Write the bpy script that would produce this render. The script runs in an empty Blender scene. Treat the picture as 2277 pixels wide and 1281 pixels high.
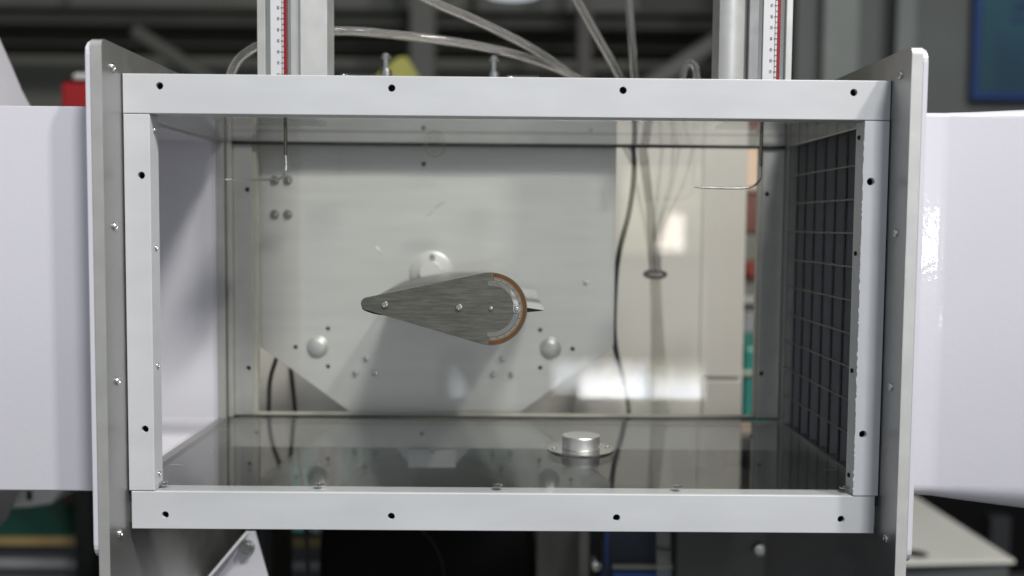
import bpy, bmesh, math, random
from mathutils import Vector, Matrix
random.seed(7)
C = bpy.context.scene.collection
sc = bpy.context.scene
PI = math.pi

# ------------------------------------------------------------------ camera
F, PITCH, YAW, ROLL, CX, CAMD = 2231.0, .06312, .00694, .00862, -.00068, .82
cy_, sy_ = math.cos(YAW), math.sin(YAW)
FWD = Vector((sy_*math.cos(PITCH), cy_*math.cos(PITCH), -math.sin(PITCH)))
RT0 = Vector((cy_, -sy_, 0)); UP0 = RT0.cross(FWD)
RT = math.cos(ROLL)*RT0 + math.sin(ROLL)*UP0
UP = -math.sin(ROLL)*RT0 + math.cos(ROLL)*UP0
CAM = Vector((CX, -CAMD, 0))
cd = bpy.data.cameras.new("camera")
cam = bpy.data.objects.new("camera", cd); C.objects.link(cam)
m = Matrix((RT, UP, -FWD)).transposed().to_4x4(); m.translation = CAM
cam.matrix_world = m
cd.sensor_width = 36; cd.lens = F/2277*36
cd.clip_start = .02; cd.clip_end = 60
cd.dof.use_dof = True; cd.dof.focus_distance = .855; cd.dof.aperture_fstop = 2.8
cd.dof.aperture_blades = 9
sc.camera = cam

# ------------------------------------------------------------------ world, lamps, exposure
w = bpy.data.worlds.new("World"); sc.world = w; w.use_nodes = True
bg = w.node_tree.nodes["Background"]
bg.inputs[0].default_value = (.86, .93, 1.0, 1); bg.inputs[1].default_value = .43
sc.view_settings.view_transform = 'Standard'; sc.view_settings.look = 'None'
sc.view_settings.exposure = 0; sc.view_settings.gamma = 1

def lamp(name, loc, target, size, power, color, sy=None):
    l = bpy.data.lights.new(name, 'AREA'); l.energy = power; l.color = color
    l.shape = 'RECTANGLE'; l.size = size; l.size_y = sy or size
    o = bpy.data.objects.new(name, l); C.objects.link(o); o.location = loc
    o.rotation_euler = (Vector(target)-Vector(loc)).to_track_quat('-Z', 'Y').to_euler()
    return o
TGT = Vector((0, .15, -.08))
lamp('workshop_lamp', (.80, -1.86, 2.50), TGT, .45, 84, (1, .985, .965))
lamp('side_lamp', (1.75, -1.75, 2.75), TGT, .20, 74, (1, .955, .90))

# ------------------------------------------------------------------ pixel -> point on a known plane
def ray(x, y): return RT*((x-1138.5)/F)+UP*((640.5-y)/F)+FWD
def at(x, y, Y):
    d = ray(x, y); return CAM+d*((Y+CAMD)/d.y)
def atX(x, y, X):
    d = ray(x, y); return CAM+d*((X-CX)/d.x)
def atZ(x, y, Z):
    d = ray(x, y); return CAM+d*(Z/d.z)

# ------------------------------------------------------------------ materials
def mat(name, col, rough=.5, metal=0., var=.06, scale=30., bump=0., bscale=400., stretch=None, coat=0., spec=.5, crough=.03):
    mt = bpy.data.materials.new(name); mt.use_nodes = True
    nt = mt.node_tree; N = nt.nodes; L = nt.links
    p = N["Principled BSDF"]
    p.inputs["Roughness"].default_value = rough; p.inputs["Metallic"].default_value = metal
    p.inputs["Coat Weight"].default_value = coat; p.inputs["Coat Roughness"].default_value = crough
    p.inputs["Specular IOR Level"].default_value = spec
    tc = N.new('ShaderNodeTexCoord'); mp = N.new('ShaderNodeMapping')
    L.new(tc.outputs['Object'], mp.inputs[0])
    if stretch: mp.inputs['Scale'].default_value = stretch
    n = N.new('ShaderNodeTexNoise'); n.inputs['Scale'].default_value = scale; n.inputs['Detail'].default_value = 5
    L.new(mp.outputs[0], n.inputs['Vector'])
    r = N.new('ShaderNodeValToRGB')
    r.color_ramp.elements[0].position = .3; r.color_ramp.elements[1].position = .7
    r.color_ramp.elements[0].color = (*[c*(1-var) for c in col], 1)
    r.color_ramp.elements[1].color = (*[min(1, c*(1+var)) for c in col], 1)
    L.new(n.outputs[0], r.inputs[0]); L.new(r.outputs[0], p.inputs['Base Color'])
    mr = N.new('ShaderNodeMapRange'); mr.inputs['To Min'].default_value = max(.02, rough*(1-.25)); mr.inputs['To Max'].default_value = min(1, rough*1.25)
    L.new(n.outputs[0], mr.inputs[0]); L.new(mr.outputs[0], p.inputs['Roughness'])
    if bump:
        n2 = N.new('ShaderNodeTexNoise'); n2.inputs['Scale'].default_value = bscale; n2.inputs['Detail'].default_value = 2
        L.new(mp.outputs[0], n2.inputs['Vector'])
        b = N.new('ShaderNodeBump'); b.inputs['Strength'].default_value = bump; b.inputs['Distance'].default_value = .001
        L.new(n2.outputs[0], b.inputs['Height']); L.new(b.outputs[0], p.inputs['Normal'])
        if coat: L.new(b.outputs[0], p.inputs['Coat Normal'])
    return mt

def acrylic(name, tint=(.965, .97, .96), haze=.03, streak=None, spec=1.0, rough=.0):
    """clear sheet: each face reflects by Fresnel and lets the rest straight through; a little dust"""
    mt = bpy.data.materials.new(name); mt.use_nodes = True
    nt = mt.node_tree; N = nt.nodes; L = nt.links
    N.remove(N["Principled BSDF"]); out = N["Material Output"]
    geo = N.new('ShaderNodeNewGeometry')
    io = N.new('ShaderNodeMapRange'); io.inputs['To Min'].default_value = 1.49; io.inputs['To Max'].default_value = 1/1.49
    L.new(geo.outputs['Backfacing'], io.inputs[0])
    fr = N.new('ShaderNodeFresnel'); L.new(io.outputs[0], fr.inputs['IOR'])
    t = N.new('ShaderNodeBsdfTransparent'); t.inputs[0].default_value = (*tint, 1)
    g = N.new('ShaderNodeBsdfGlossy'); g.inputs['Roughness'].default_value = rough; g.inputs[0].default_value = (spec, spec, spec, 1)
    d = N.new('ShaderNodeBsdfDiffuse'); d.inputs[0].default_value = (.75, .77, .76, 1)
    tc = N.new('ShaderNodeTexCoord'); mp = N.new('ShaderNodeMapping'); L.new(tc.outputs['Object'], mp.inputs[0])
    mp.inputs['Scale'].default_value = streak or (1, 1, 1)
    n = N.new('ShaderNodeTexNoise'); n.inputs['Scale'].default_value = 14; n.inputs['Detail'].default_value = 8
    L.new(mp.outputs[0], n.inputs['Vector'])
    hz = N.new('ShaderNodeMapRange'); hz.inputs['From Min'].default_value = .35; hz.inputs['From Max'].default_value = .75
    hz.inputs['To Min'].default_value = haze*.6; hz.inputs['To Max'].default_value = haze*1.5
    L.new(n.outputs[0], hz.inputs[0])
    m1 = N.new('ShaderNodeMixShader'); L.new(hz.outputs[0], m1.inputs[0]); L.new(t.outputs[0], m1.inputs[1]); L.new(d.outputs[0], m1.inputs[2])
    m2 = N.new('ShaderNodeMixShader'); L.new(fr.outputs[0], m2.inputs[0]); L.new(m1.outputs[0], m2.inputs[1]); L.new(g.outputs[0], m2.inputs[2])
    L.new(m2.outputs[0], out.inputs[0])
    return mt

def glow(name, col, s):
    mt = bpy.data.materials.new(name); mt.use_nodes = True
    nt = mt.node_tree; N = nt.nodes; L = nt.links
    N.remove(N["Principled BSDF"])
    e = N.new('ShaderNodeEmission'); e.inputs[1].default_value = s
    tc = N.new('ShaderNodeTexCoord'); n = N.new('ShaderNodeTexNoise'); n.inputs['Scale'].default_value = 4; n.inputs['Detail'].default_value = 4
    L.new(tc.outputs['Object'], n.inputs['Vector'])
    r = N.new('ShaderNodeValToRGB'); r.color_ramp.elements[0].position = .38; r.color_ramp.elements[1].position = .6
    r.color_ramp.elements[0].color = (*col[0], 1); r.color_ramp.elements[1].color = (*col[1], 1)
    L.new(n.outputs[0], r.inputs[0]); L.new(r.outputs[0], e.inputs[0]); L.new(e.outputs[0], N["Material Output"].inputs[0])
    return mt

M = dict(
    bar=mat('white_bar_paint', (.575, .588, .610), .42, 0, .055, 11, .05, 900, (1, 1, 3)),
    tape=mat('white_edge_film', (.635, .65, .69), .45, 0, .03, 40),
    duct=mat('white_duct_gloss', (.65, .64, .70), .24, 0, .015, 6, .09, 210, None, .8),
    inner=mat('white_duct_inside', (.72, .71, .76), .42, 0, .02, 8, .05, 300),
    alu=mat('anodised_aluminium', (.52, .52, .50), .46, .55, .05, 50, .12, 1500),
    alud=mat('anodised_flange', (.42, .42, .41), .35, .85, .05, 60, .10, 1500),
    alub=mat('bright_aluminium', (.66, .66, .645), .40, .5, .05, 60, .12, 1600),
    plate=mat('brushed_plate', (.71, .71, .69), .38, .25, .04, 9, .05, 300, (1, 1, 8)),
    steel=mat('polished_steel', (.62, .61, .58), .2, 1, .08, 200),
    brass=mat('tube_steel', (.26, .25, .19), .25, 1, .10, 200),
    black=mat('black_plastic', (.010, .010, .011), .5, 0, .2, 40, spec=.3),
    cable=mat('black_cable', (.012, .012, .014), .4, 0, .2, 90),
    hole=mat('dark_thread', (.05, .05, .05), .35, .9, .3, 800, .4, 3000),
    ruler=mat('ruler_white', (.62, .62, .64), .4, 0, .02, 30),
    red=mat('ruler_red', (.24, .006, .010), .4, 0, .05, 60),
    ink=mat('ink', (.02, .02, .02), .6, 0, .1, 80),
    groove=mat('polished_rail', (.55, .55, .52), .16, 1, .05, 60, .03, 900, (1, 1, .05)),
    scale=mat('amber_scale', (.115, .05, .012), .35, 0, .2, 150),
    slat=mat('dark_vane', (.29, .29, .31), .45, 0, .06, 40),
    slate=mat('vane_edge', (.006, .006, .007), .6, 0, .2, 40, spec=.2),
    wire=mat('grid_wire', (.17, .165, .14), .5, .2, .15, 90),
    gasket=mat('gasket', (.44, .43, .38), .6, 0, .06, 60),
    wing=mat('satin_wing', (.13, .125, .12), .34, .35, .05, 40),
    acr=acrylic('clear_acrylic', haze=.028, streak=(.6, 6, 1)),
    acrf=acrylic('clear_floor_acrylic', haze=.004, streak=(.6, 6, 1), spec=.80),
    win=acrylic('clear_window', (.98, .982, .975), .004),
    tube=acrylic('clear_vinyl', (.95, .935, .925), .10, rough=.09),
    thin=acrylic('thin_clear_vinyl', (.93, .925, .90), .11, spec=1, rough=.1),
    purple=mat('violet_gap_shade', (.055, .05, .085), .5, 0, .1, 90),
    zinc=mat('zinc_bolt', (.58, .59, .57), .24, 1, .1, 250),
)
def vinyl():
    mt = mat('soft_vinyl', (.97, .955, .945), .06, 0, .01, 40)
    p = mt.node_tree.nodes["Principled BSDF"]; p.inputs['Transmission Weight'].default_value = .93; p.inputs['IOR'].default_value = 1.42
    return mt
M['vinyl'] = vinyl()
# brushed steel for the end plate: long grain in two scales
def brushed():
    mt = mat('brushed_end_plate', (.31, .31, .285), .34, .85, .1, 12)
    nt = mt.node_tree; N = nt.nodes; L = nt.links; p = N["Principled BSDF"]
    tc = N.new('ShaderNodeTexCoord'); mp = N.new('ShaderNodeMapping'); L.new(tc.outputs['Object'], mp.inputs[0])
    mp.inputs['Rotation'].default_value = (0, .16, 0); mp.inputs['Scale'].default_value = (90, 1, 2600)
    n = N.new('ShaderNodeTexNoise'); n.inputs['Scale'].default_value = 1; n.inputs['Detail'].default_value = 6; L.new(mp.outputs[0], n.inputs[0])
    mp2 = N.new('ShaderNodeMapping'); L.new(tc.outputs['Object'], mp2.inputs[0]); mp2.inputs['Scale'].default_value = (40, 1, 420); mp2.inputs['Rotation'].default_value = (0, .2, 0)
    n2 = N.new('ShaderNodeTexNoise'); n2.inputs['Scale'].default_value = 1; n2.inputs['Detail'].default_value = 4; L.new(mp2.outputs[0], n2.inputs[0])
    mu = N.new('ShaderNodeMath'); mu.operation = 'ADD'; L.new(n.outputs[0], mu.inputs[0]); L.new(n2.outputs[0], mu.inputs[1])
    r = N.new('ShaderNodeValToRGB'); L.new(mu.outputs[0], r.inputs[0])
    e = r.color_ramp.elements; e[0].position = .72; e[1].position = 1.0; 
    mu.use_clamp = False
    e[0].position = .40; e[1].position = .62
    hf = N.new('ShaderNodeMath'); hf.operation = 'MULTIPLY'; hf.inputs[1].default_value = .5
    L.new(mu.outputs[0], hf.inputs[0]); L.new(hf.outputs[0], r.inputs[0])
    e[0].color = (.15, .148, .124, 1); e[1].color = (.25, .247, .212, 1)
    L.new(r.outputs[0], p.inputs['Base Color'])
    mr = N.new('ShaderNodeMapRange'); mr.inputs['To Min'].default_value = .25; mr.inputs['To Max'].default_value = .5
    L.new(n2.outputs[0], mr.inputs[0]); L.new(mr.outputs[0], p.inputs['Roughness'])
    b = N.new('ShaderNodeBump'); b.inputs['Strength'].default_value = .18; b.inputs['Distance'].default_value = .0003
    L.new(n.outputs[0], b.inputs['Height']); L.new(b.outputs[0], p.inputs['Normal'])
    return mt
M['brushed'] = brushed()

# ------------------------------------------------------------------ builders
def obj(name, bm, m, parent=None, smooth=False, bevel=0, loc=None):
    me = bpy.data.meshes.new(name)
    bmesh.ops.recalc_face_normals(bm, faces=bm.faces)
    bm.to_mesh(me); bm.free()
    for mm in (m if isinstance(m, (list, tuple)) else [m]): me.materials.append(mm)
    o = bpy.data.objects.new(name, me); C.objects.link(o)
    if smooth:
        for p in me.polygons: p.use_smooth = True
        try: me.set_sharp_from_angle(angle=math.radians(35))
        except Exception: pass
    if bevel:
        b = o.modifiers.new('bevel', 'BEVEL'); b.width = bevel; b.segments = 2; b.limit_method = 'ANGLE'; b.angle_limit = math.radians(40)
        if 'bevel_weight_edge' in me.attributes: b.limit_method = 'WEIGHT'
    if loc: o.location = loc
    if parent: o.parent = parent
    return o
def thing(name, label, cat, group=None, loc=(0, 0, 0)):
    o = bpy.data.objects.new(name, None); C.objects.link(o); o.location = (0, 0, 0)
    o.empty_display_size = .05
    o['label'] = label; o['category'] = cat
    if group: o['group'] = group
    return o
def tag(o, label, cat, group=None):
    o['label'] = label; o['category'] = cat
    if group: o['group'] = group
    return o
def structure(o): o['kind'] = 'structure'; return o

def box(bm, x0, x1, y0, y1, z0, z1, mi=0):
    v = [bm.verts.new(p) for p in ((x0,y0,z0),(x1,y0,z0),(x1,y1,z0),(x0,y1,z0),(x0,y0,z1),(x1,y0,z1),(x1,y1,z1),(x0,y1,z1))]
    for f in ((0,1,2,3),(4,7,6,5),(0,4,5,1),(1,5,6,2),(2,6,7,3),(3,7,4,0)):
        bm.faces.new([v[i] for i in f]).material_index = mi
    return bm
def bx(*a): return box(bmesh.new(), *a)

def sheet(outer, holes, depth, axis='Y', base=0.):
    """a flat part cut from a sheet: outline + round holes [(u, v, r)] or loops; axis is the thickness direction"""
    bm = bmesh.new()
    def P(u, v, d):
        return (u, base+d, v) if axis == 'Y' else ((base+d, u, v) if axis == 'X' else (u, v, base+d))
    loops = [outer]
    for h in holes:
        if len(h) == 3 and not isinstance(h[0], (tuple, list)):
            u, v, r = h; n = 20
            loops.append([(u+r*math.cos(2*PI*k/n), v+r*math.sin(2*PI*k/n)) for k in range(n)])
        else: loops.append(h)
    edges = []; rings = []
    for lp in loops:
        vs = [bm.verts.new(P(u, v, 0)) for u, v in lp]; rings.append(vs)
        for i in range(len(vs)): edges.append(bm.edges.new((vs[i], vs[(i+1) % len(vs)])))
    bmesh.ops.triangle_fill(bm, use_beauty=True, use_dissolve=False, edges=edges)
    front = list(bm.faces)
    mp = {}
    for vs in rings:
        for v in vs: mp[v] = bm.verts.new(P(*( (v.co.x, v.co.z) if axis == 'Y' else ((v.co.y, v.co.z) if axis == 'X' else (v.co.x, v.co.y))), depth))
    for f in front: bm.faces.new([mp[v] for v in reversed(f.verts)])
    if len(rings) > 1:
        wl_ = bm.edges.layers.float.new('bevel_weight_edge'); vs = rings[0]
        for i in range(len(vs)): bm.edges.get((vs[i], vs[(i+1) % len(vs)]))[wl_] = 1.0
    for vs in rings:
        for i in range(len(vs)):
            a, b = vs[i], vs[(i+1) % len(vs)]
            bm.faces.new((a, b, mp[b], mp[a]))
    return bm
def rect(x0, x1, z0, z1): return [(x0, z0), (x1, z0), (x1, z1), (x0, z1)]
def rrect(x0, x1, z0, z1, r, n=5, rb=None):
    o = []; rt = r; rb = rb or r
    for cx, cz, a in ((x1-rt, z1-rt, 0), (x0+rt, z1-rt, 90), (x0+rb, z0+rb, 180), (x1-rb, z0+rb, 270)):
        r = rt if a < 180 else rb
        for k in range(n+1):
            t = math.radians(a+90*k/n); o.append((cx+r*math.cos(t), cz+r*math.sin(t)))
    return o

def lathe(prof, n=24, axis='Y', c=(0, 0, 0), bm=None):
    """prof = [(radius, height)]; spun about axis through c, height along the axis"""
    bm = bm or bmesh.new(); rings = []
    for r, h in prof:
        if r < 1e-7: 
            p = {'Y': (0, h, 0), 'X': (h, 0, 0), 'Z': (0, 0, h)}[axis]
            rings.append([bm.verts.new(Vector(c)+Vector(p))])
        else:
            ring = []
            for k in range(n):
                a = 2*PI*k/n; u, v = r*math.cos(a), r*math.sin(a)
                p = {'Y': (u, h, v), 'X': (h, u, v), 'Z': (u, v, h)}[axis]
                ring.append(bm.verts.new(Vector(c)+Vector(p)))
            rings.append(ring)
    for A, B in zip(rings, rings[1:]):
        if len(A) == 1 and len(B) == 1: continue
        for k in range(n):
            j = (k+1) % n
            if len(A) == 1: bm.faces.new((A[0], B[k], B[j]))
            elif len(B) == 1: bm.faces.new((A[k], A[j], B[0]))
            else: bm.faces.new((A[k], A[j], B[j], B[k]))
    return bm

def spline(pts, n=10):
    pts = [Vector(p) for p in pts]; out = []
    P = [pts[0]*2-pts[1]]+pts+[pts[-1]*2-pts[-2]]
    for i in range(1, len(P)-2):
        for k in range(n):
            t = k/n; a, b, c, d = P[i-1], P[i], P[i+1], P[i+2]
            out.append(.5*((2*b)+(c-a)*t+(2*a-5*b+4*c-d)*t*t+(3*b-a-3*c+d)*t**3))
    out.append(pts[-1]); return out
def pipe(pts, r, n=10, bm=None, cap=True, r_in=None):
    bm = bm or bmesh.new()
    pts = [Vector(p) for p in pts]
    rs = r if isinstance(r, (list, tuple)) else [r]*len(pts)
    T = [(pts[min(i+1, len(pts)-1)]-pts[max(i-1, 0)]).normalized() for i in range(len(pts))]
    up = Vector((0, 0, 1)) if abs(T[0].z) < .9 else Vector((0, 1, 0))
    nrm = (up-T[0]*up.dot(T[0])).normalized(); rings = []; inner = []
    for p, t, rr in zip(pts, T, rs):
        nrm = (nrm-t*nrm.dot(t)).normalized(); b = t.cross(nrm)
        rings.append([bm.verts.new(p+(nrm*math.cos(2*PI*k/n)+b*math.sin(2*PI*k/n))*rr) for k in range(n)])
        if r_in: inner.append([bm.verts.new(p+(nrm*math.cos(2*PI*k/n)+b*math.sin(2*PI*k/n))*rr*r_in) for k in range(n)])
    for A, B in zip(rings, rings[1:]):
        for k in range(n): bm.faces.new((A[k], A[(k+1) % n], B[(k+1) % n], B[k]))
    if r_in:
        for A, B in zip(inner, inner[1:]):
            for k in range(n): bm.faces.new((A[k], B[k], B[(k+1) % n], A[(k+1) % n]))
        for R, I in ((rings[0], inner[0]), (rings[-1], inner[-1])):
            for k in range(n): bm.faces.new((R[k], R[(k+1) % n], I[(k+1) % n], I[k]))
    elif cap: bm.faces.new(rings[0]); bm.faces.new(rings[-1])
    return bm
def mesh_once(cache, key, make):
    if key not in cache: cache[key] = make()
    return cache[key]
def dup(o, parent, loc, rot=None):
    c = o.copy(); C.objects.link(c); c.parent = parent; c.location = loc
    if rot: c.rotation_euler = rot
    return c

# pan screw seen from its head; local axis -Y is the head direction
def screw_bm(r, h, socket=True):
    p = [(0, -h*.35), (r*.42, -h*.35), (r*.46, -h*.9), (r*.5, -h), (r*.85, -h*.9), (r, -h*.45), (r, .0005)]
    if not socket: p = [(0, -h), (r*.5, -h*.94), (r*.85, -h*.7), (r, -h*.25), (r, .0005)]
    bm = lathe(p, 20)
    if socket:                                   # hexagon recess
        lathe([(r*.30, -h*.34), (r*.30, -h*.52), (0, -h*.52)], 6, bm=bm)
    return bm
_s = {}
def screw(parent, loc, r, h=.002, rot=(0, 0, 0), m='steel', name='screw', socket=True):
    k = (round(r, 5), round(h, 5), m, socket, name)
    if k not in _s:
        o = obj(name, screw_bm(r, h, socket), M[m], parent, True); _s[k] = o
        o.location = loc; o.rotation_euler = rot; return o
    return dup(_s[k], parent, loc, rot)
_t = {}
def set_screw(parent, loc, r, rot=(0, 0, 0), name='set_screw'):
    """recessed threaded insert at the bottom of a bored hole (faces -Y)"""
    k = round(r, 5)
    if k not in _t:
        bm = lathe([(0, .0035), (r*.35, .003), (r*.55, .0015), (r*.8, 0), (r*.99, -.0012), (r*.99, .006), (0, .006)], 18)
        o = obj(name, bm, M['hole'], parent, True); _t[k] = o; o.location = loc; o.rotation_euler = rot; return o
    return dup(_t[k], parent, loc, rot)

XW, ZC, ZF, YB = .3112, .088, -.219, .306      # inner half width, ceiling, floor, rear bars
# ================================================================== the room
floor_m = mat('workshop_floor', (.12, .125, .12), .35, 0, .15, 2)
wall_m = mat('workshop_wall', (.29, .295, .265), .8, 0, .12, 1.2)
ceil_m = mat('workshop_ceiling', (.085, .09, .08), .9, 0, .15, 1.0)
structure(obj('floor', bx(-5, 4.2, -7, 6, -1.25, -1.2), floor_m))
structure(obj('wall_back', bx(-5, 4.2, 6, 6.1, -1.2, 3.4), wall_m))
structure(obj('wall_right', bx(4.2, 4.3, -1.5, 6.1, -1.2, 3.4), mat('grey_green_wall', (.30, .34, .34), .7, 0, .08, 1.5)))
structure(obj('wall_left', bx(-5.1, -5, -1.5, 6.1, -1.2, 3.4), wall_m))
structure(obj('ceiling', bx(-5.1, 4.3, -1.0, 6.1, 3.4, 3.5), ceil_m))
# ================================================================== test section
ts = thing('wind_tunnel_test_section', 'white framed wind tunnel test section with open front and clear acrylic floor', 'wind tunnel')
HR = .0030
HX = [-.2808, -.0936, .0936, .2808]
def bar(xa, xb, z0, z1, holes, y0=0, y1=.02, mm='bar'):
    hs = [(x, z, HR) for x, z in holes]
    b = obj('frame_bar', sheet(rect(xa, xb, z0, z1), hs, y1-y0, 'Y', y0), M[mm], ts, bevel=.0006)
    for x, z in holes: set_screw(b, (x, y0+.005, z), HR)
    return b
bar(-.3107, .3111, .0871, .1190, [(x, .1093) for x in HX])
bar(-.3086, .3085, -.2545, -.2229, [(x, -.2426) for x in HX])
VZ = [.0373, -.1709]
bar(-.3105, -.2893, -.2224, .0866, [(-.2965, z) for z in VZ])
bar(.2906, .3107, -.2224, .0866, [(.2966, z) for z in VZ])
# dark violet blocks painting the shade in the gaps beside the bars
for x0, x1, z0, z1 in ((-.3112, -.3088, -.2325, -.2229), (.3087, .3112, -.2325, -.2229), (-.3112, -.3098, .0905, .1015)):
    obj('gap_shade', bx(x0, x1, .004, .018, z0, z1), M['purple'], ts)
for x0, x1 in ((-.3112, -.3090), (.3090, .3112)):
    obj('spacer', bx(x0, x1, .006, .018, -.2505, -.2330), M['alub'], ts)
# torn edge film on the right post
def film():
    rnd = random.Random(3); o = [(.3104, .0862)]
    z = .0862; o.append((.2912, .0862))
    left = []
    while z > -.2220:
        t = (.0862-z)/.308
        amp = .0004 if t < .05 else .0011
        left.append((.2905-.0003*t-rnd.random()**2.2*amp, z)); z -= .0007+rnd.random()*.0013
    o += left; o += [(.2900, -.2222), (.3104, -.2222)]
    return sheet(o, [(.2966, z, HR+.0004) for z in VZ], .0006, 'Y', -.0007)
obj('edge_film', film(), M['tape'], ts)
# small screws set in the inner faces of the posts
for z in (.0745, -.0215, -.1195, -.2105):
    screw(ts, (-.2892, .0105, z), .0022, .0012, (0, 0, PI/2), name='post_screw')
for z in (.074, -.0215, -.1195, -.208):
    set_screw(ts, (.2905, .0115, z), .0019, (0, 0, -PI/2), name='post_screw_hole')
# rear frame
def rbar(xa, xb, z0, z1, holes, y0=YB, y1=YB+.012, mm='alu'):
    hs = [(x, z, .0026) for x, z in holes]
    b = obj('rear_bar', sheet(rect(xa, xb, z0, z1), hs, y1-y0, 'Y', y0), M[mm], ts, bevel=.0006)
    for x, z in holes: set_screw(b, (x, y0+.004, z), .0026)
    return b
rbar(-.3105, .3105, .0885, .119, [(x, .1055) for x in HX])
rbar(-.3105, .3105, -.254, -.2225, [(x, -.238) for x in HX], mm='alub')  # paler metal than the top bar, brightening a rail that gets little light
rbar(-.3050, -.2838, -.2185, .0880, [(-.2893, .0365), (-.2893, -.164)])
rbar(.2864, .3105, -.2185, .0880, [(.2920, .0365), (.2905, -.166)], mm='alub')  # paler metal than the left post, brightness put into its colour
obj('corner_strip', bx(-.3108, -.3053, .300, .318, -.2185, .0880), M['alu'], ts, bevel=.0005)
obj('gasket', bx(-.2836, -.2800, YB+.003, YB+.014, -.2185, .0880), M['gasket'], ts)
obj('gasket', bx(.2834, .2862, YB+.003, YB+.014, -.2185, .0880), M['gasket'], ts)
obj('gasket', bx(-.2799, .2833, YB+.001, YB+.013, -.2185, -.2155), M['gasket'], ts)
obj('gap_strip', bx(-.3048, .3105, YB-.0032, YB-.0005, .0866, .0895), M['black'], ts)  # black strip, its colour standing in for the gap's shade
obj('gap_strip', bx(-.3048, .3105, YB-.0035, YB-.0005, -.2185, -.2172), M['black'], ts)
# clear sheets
obj('ceiling_panel', bx(-.3105, .3105, .0205, YB-.0035, .0885, .0950), M['acr'], ts)
fp = obj('floor_panel', bx(-.3105, .3105, .0015, YB-.0038, -.2222, -.2188), M['acrf'], ts)
for x in (-.155, -.0052, .1455, -.2855, .2865):
    screw(fp, (x, .0115, -.2188), .0040, .0009, (-PI/2, 0, 0), 'groove', name='countersunk_screw')
for x0_, y0_, x1_, y1_ in ((378, 1033, 408, 1034), (478, 954.5, 511, 955.5), (1722, 963, 1745, 963.5), (1832, 1045, 1862, 1044), (468, 999, 470, 1008), (700, 1056, 701, 1058)):
    a = atZ(x0_, y0_, -.2187); b = atZ(x1_, y1_, -.2187)
    obj('floor_streak', pipe([a, b], .00018, 5), M['alub'], fp)  # short thin pale lines on the floor sheet
def window_bm():                                  # the rear window bows a little
    bm = bmesh.new(); nx, nz = 24, 16; G = []
    for side in (0, .004):
        g = []
        for j in range(nz+1):
            row = []
            for i in range(nx+1):
                u = i/nx; v = j/nz
                x = -.2799+u*.5632; z = -.2154+v*(.0880+.2154)
                s = YB+.0066 + .0030*(v-.5) + .0007*(4*v*(1-v)) + .0008*(4*u*(1-u)) - .0022*max(0, .4-v)**2/.16
                row.append(bm.verts.new((x, s+side, z)))
            g.append(row)
        G.append(g)
    for g in G:
        for j in range(nz):
            for i in range(nx): bm.faces.new((g[j][i], g[j][i+1], g[j+1][i+1], g[j+1][i]))
    a, b = G
    for j in range(nz):
        for i in (0, nx): bm.faces.new((a[j][i], a[j+1][i], b[j+1][i], b[j][i]))
    for i in range(nx):
        for j in (0, nz): bm.faces.new((a[j][i], a[j][i+1], b[j][i+1], b[j][i]))
    return bm
obj('rear_window', window_bm(), M['win'], ts, True)
# clear plug in the ceiling seam
c = at(967, 327, YB-.004)
obj('plug_ring', lathe([(.0104, 0), (.0111, 0), (.0111, .0004), (.0104, .0004)], 40, 'Y', (c.x, YB-.0045, c.z)), M['wire'], ts, True)
# bracket under the rear rail, seen through the floor
a = at(908, 968, YB-.006); b = at(1013, 1040, YB-.006)
obj('bracket_plate', sheet(rect(a.x, b.x, b.z, -.2550), [((a.x+b.x)/2, (a.z-.2550*0+b.z)/2+.001, .0035)], .006, 'Y', YB-.006), M['bar'], ts)
obj('bracket_web', sheet([(a.x-.014, -.2546), (b.x+.016, -.2546), (b.x+.001, -.271), (a.x-.001, -.271)], [], .005, 'Y', YB+.001), M['alud'], ts)

# flange plates left and right, with an opening towards the ducts
BZ = [.1208, -.0043, -.1281, -.2527]
for s in (-1, 1):
    xin, xout = s*.3115, s*.3203
    x0, x1 = min(xin, xout), max(xin, xout)
    fl = obj('flange_plate', sheet(rrect(-.039, .352, -.43, .1402, .006), [rect(.0205, .293, ZF-.0004, ZC-.0002), *[(-.0186, z, .0032) for z in BZ]], x1-x0, 'X', x0), [M['alud'], M['alu' if s < 0 else 'alub']], ts, bevel=.0012)
    for p_ in fl.data.polygons:
        if p_.normal.y < -.7: p_.material_index = 1             # machined front edge in paler metal, the right plate's light put into its colour
    for z in BZ:
        k = screw(fl, (s*.3119, -.0186, z), .0036, .0022, (0, 0, s*-PI/2), 'zinc', 'flange_screw')

# ================================================================== ducts
def shell(bm, st, t=.004):
    """loft of rectangles [(x, y0, y1, z0, z1, r)], outer skin and inner skin"""
    R = []
    for off in (0, t):
        rings = []
        for x, y0, y1, z0, z1, r in st:
            rings.append([bm.verts.new((x, u, v)) for u, v in rrect(y0+off, y1-off, z0+off, z1-off, max(.0008, .35*r-off), 6, max(.0008, r-off))])
        for A, B in zip(rings, rings[1:]):
            n = len(A)
            for k in range(n): bm.faces.new((A[k], A[(k+1) % n], B[(k+1) % n], B[k])).material_index = 1 if off else 0
        R.append(rings)
    for e in (0, -1):
        A, B = R[0][e], R[1][e]; n = len(A)
        for k in range(n): bm.faces.new((A[k], A[(k+1) % n], B[(k+1) % n], B[k]))
    return bm
y0, y1, z0, z1 = .0165, .297, ZF-.0042, ZC+.0042
ct = thing('contraction_duct', 'glossy white contraction duct bolted to the flange beside the bent probe shadow', 'air duct')
ct['label'] = 'glossy white duct flaring up at its far end, beside the red box'
st = [(-.3245, -.001, y1, z0, z1, .002), (-.44, -.001, y1, z0, z1, .002)]
obj('duct_wall', shell(bmesh.new(), st, .004), [M['duct'], M['inner']], ct, True)
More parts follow.
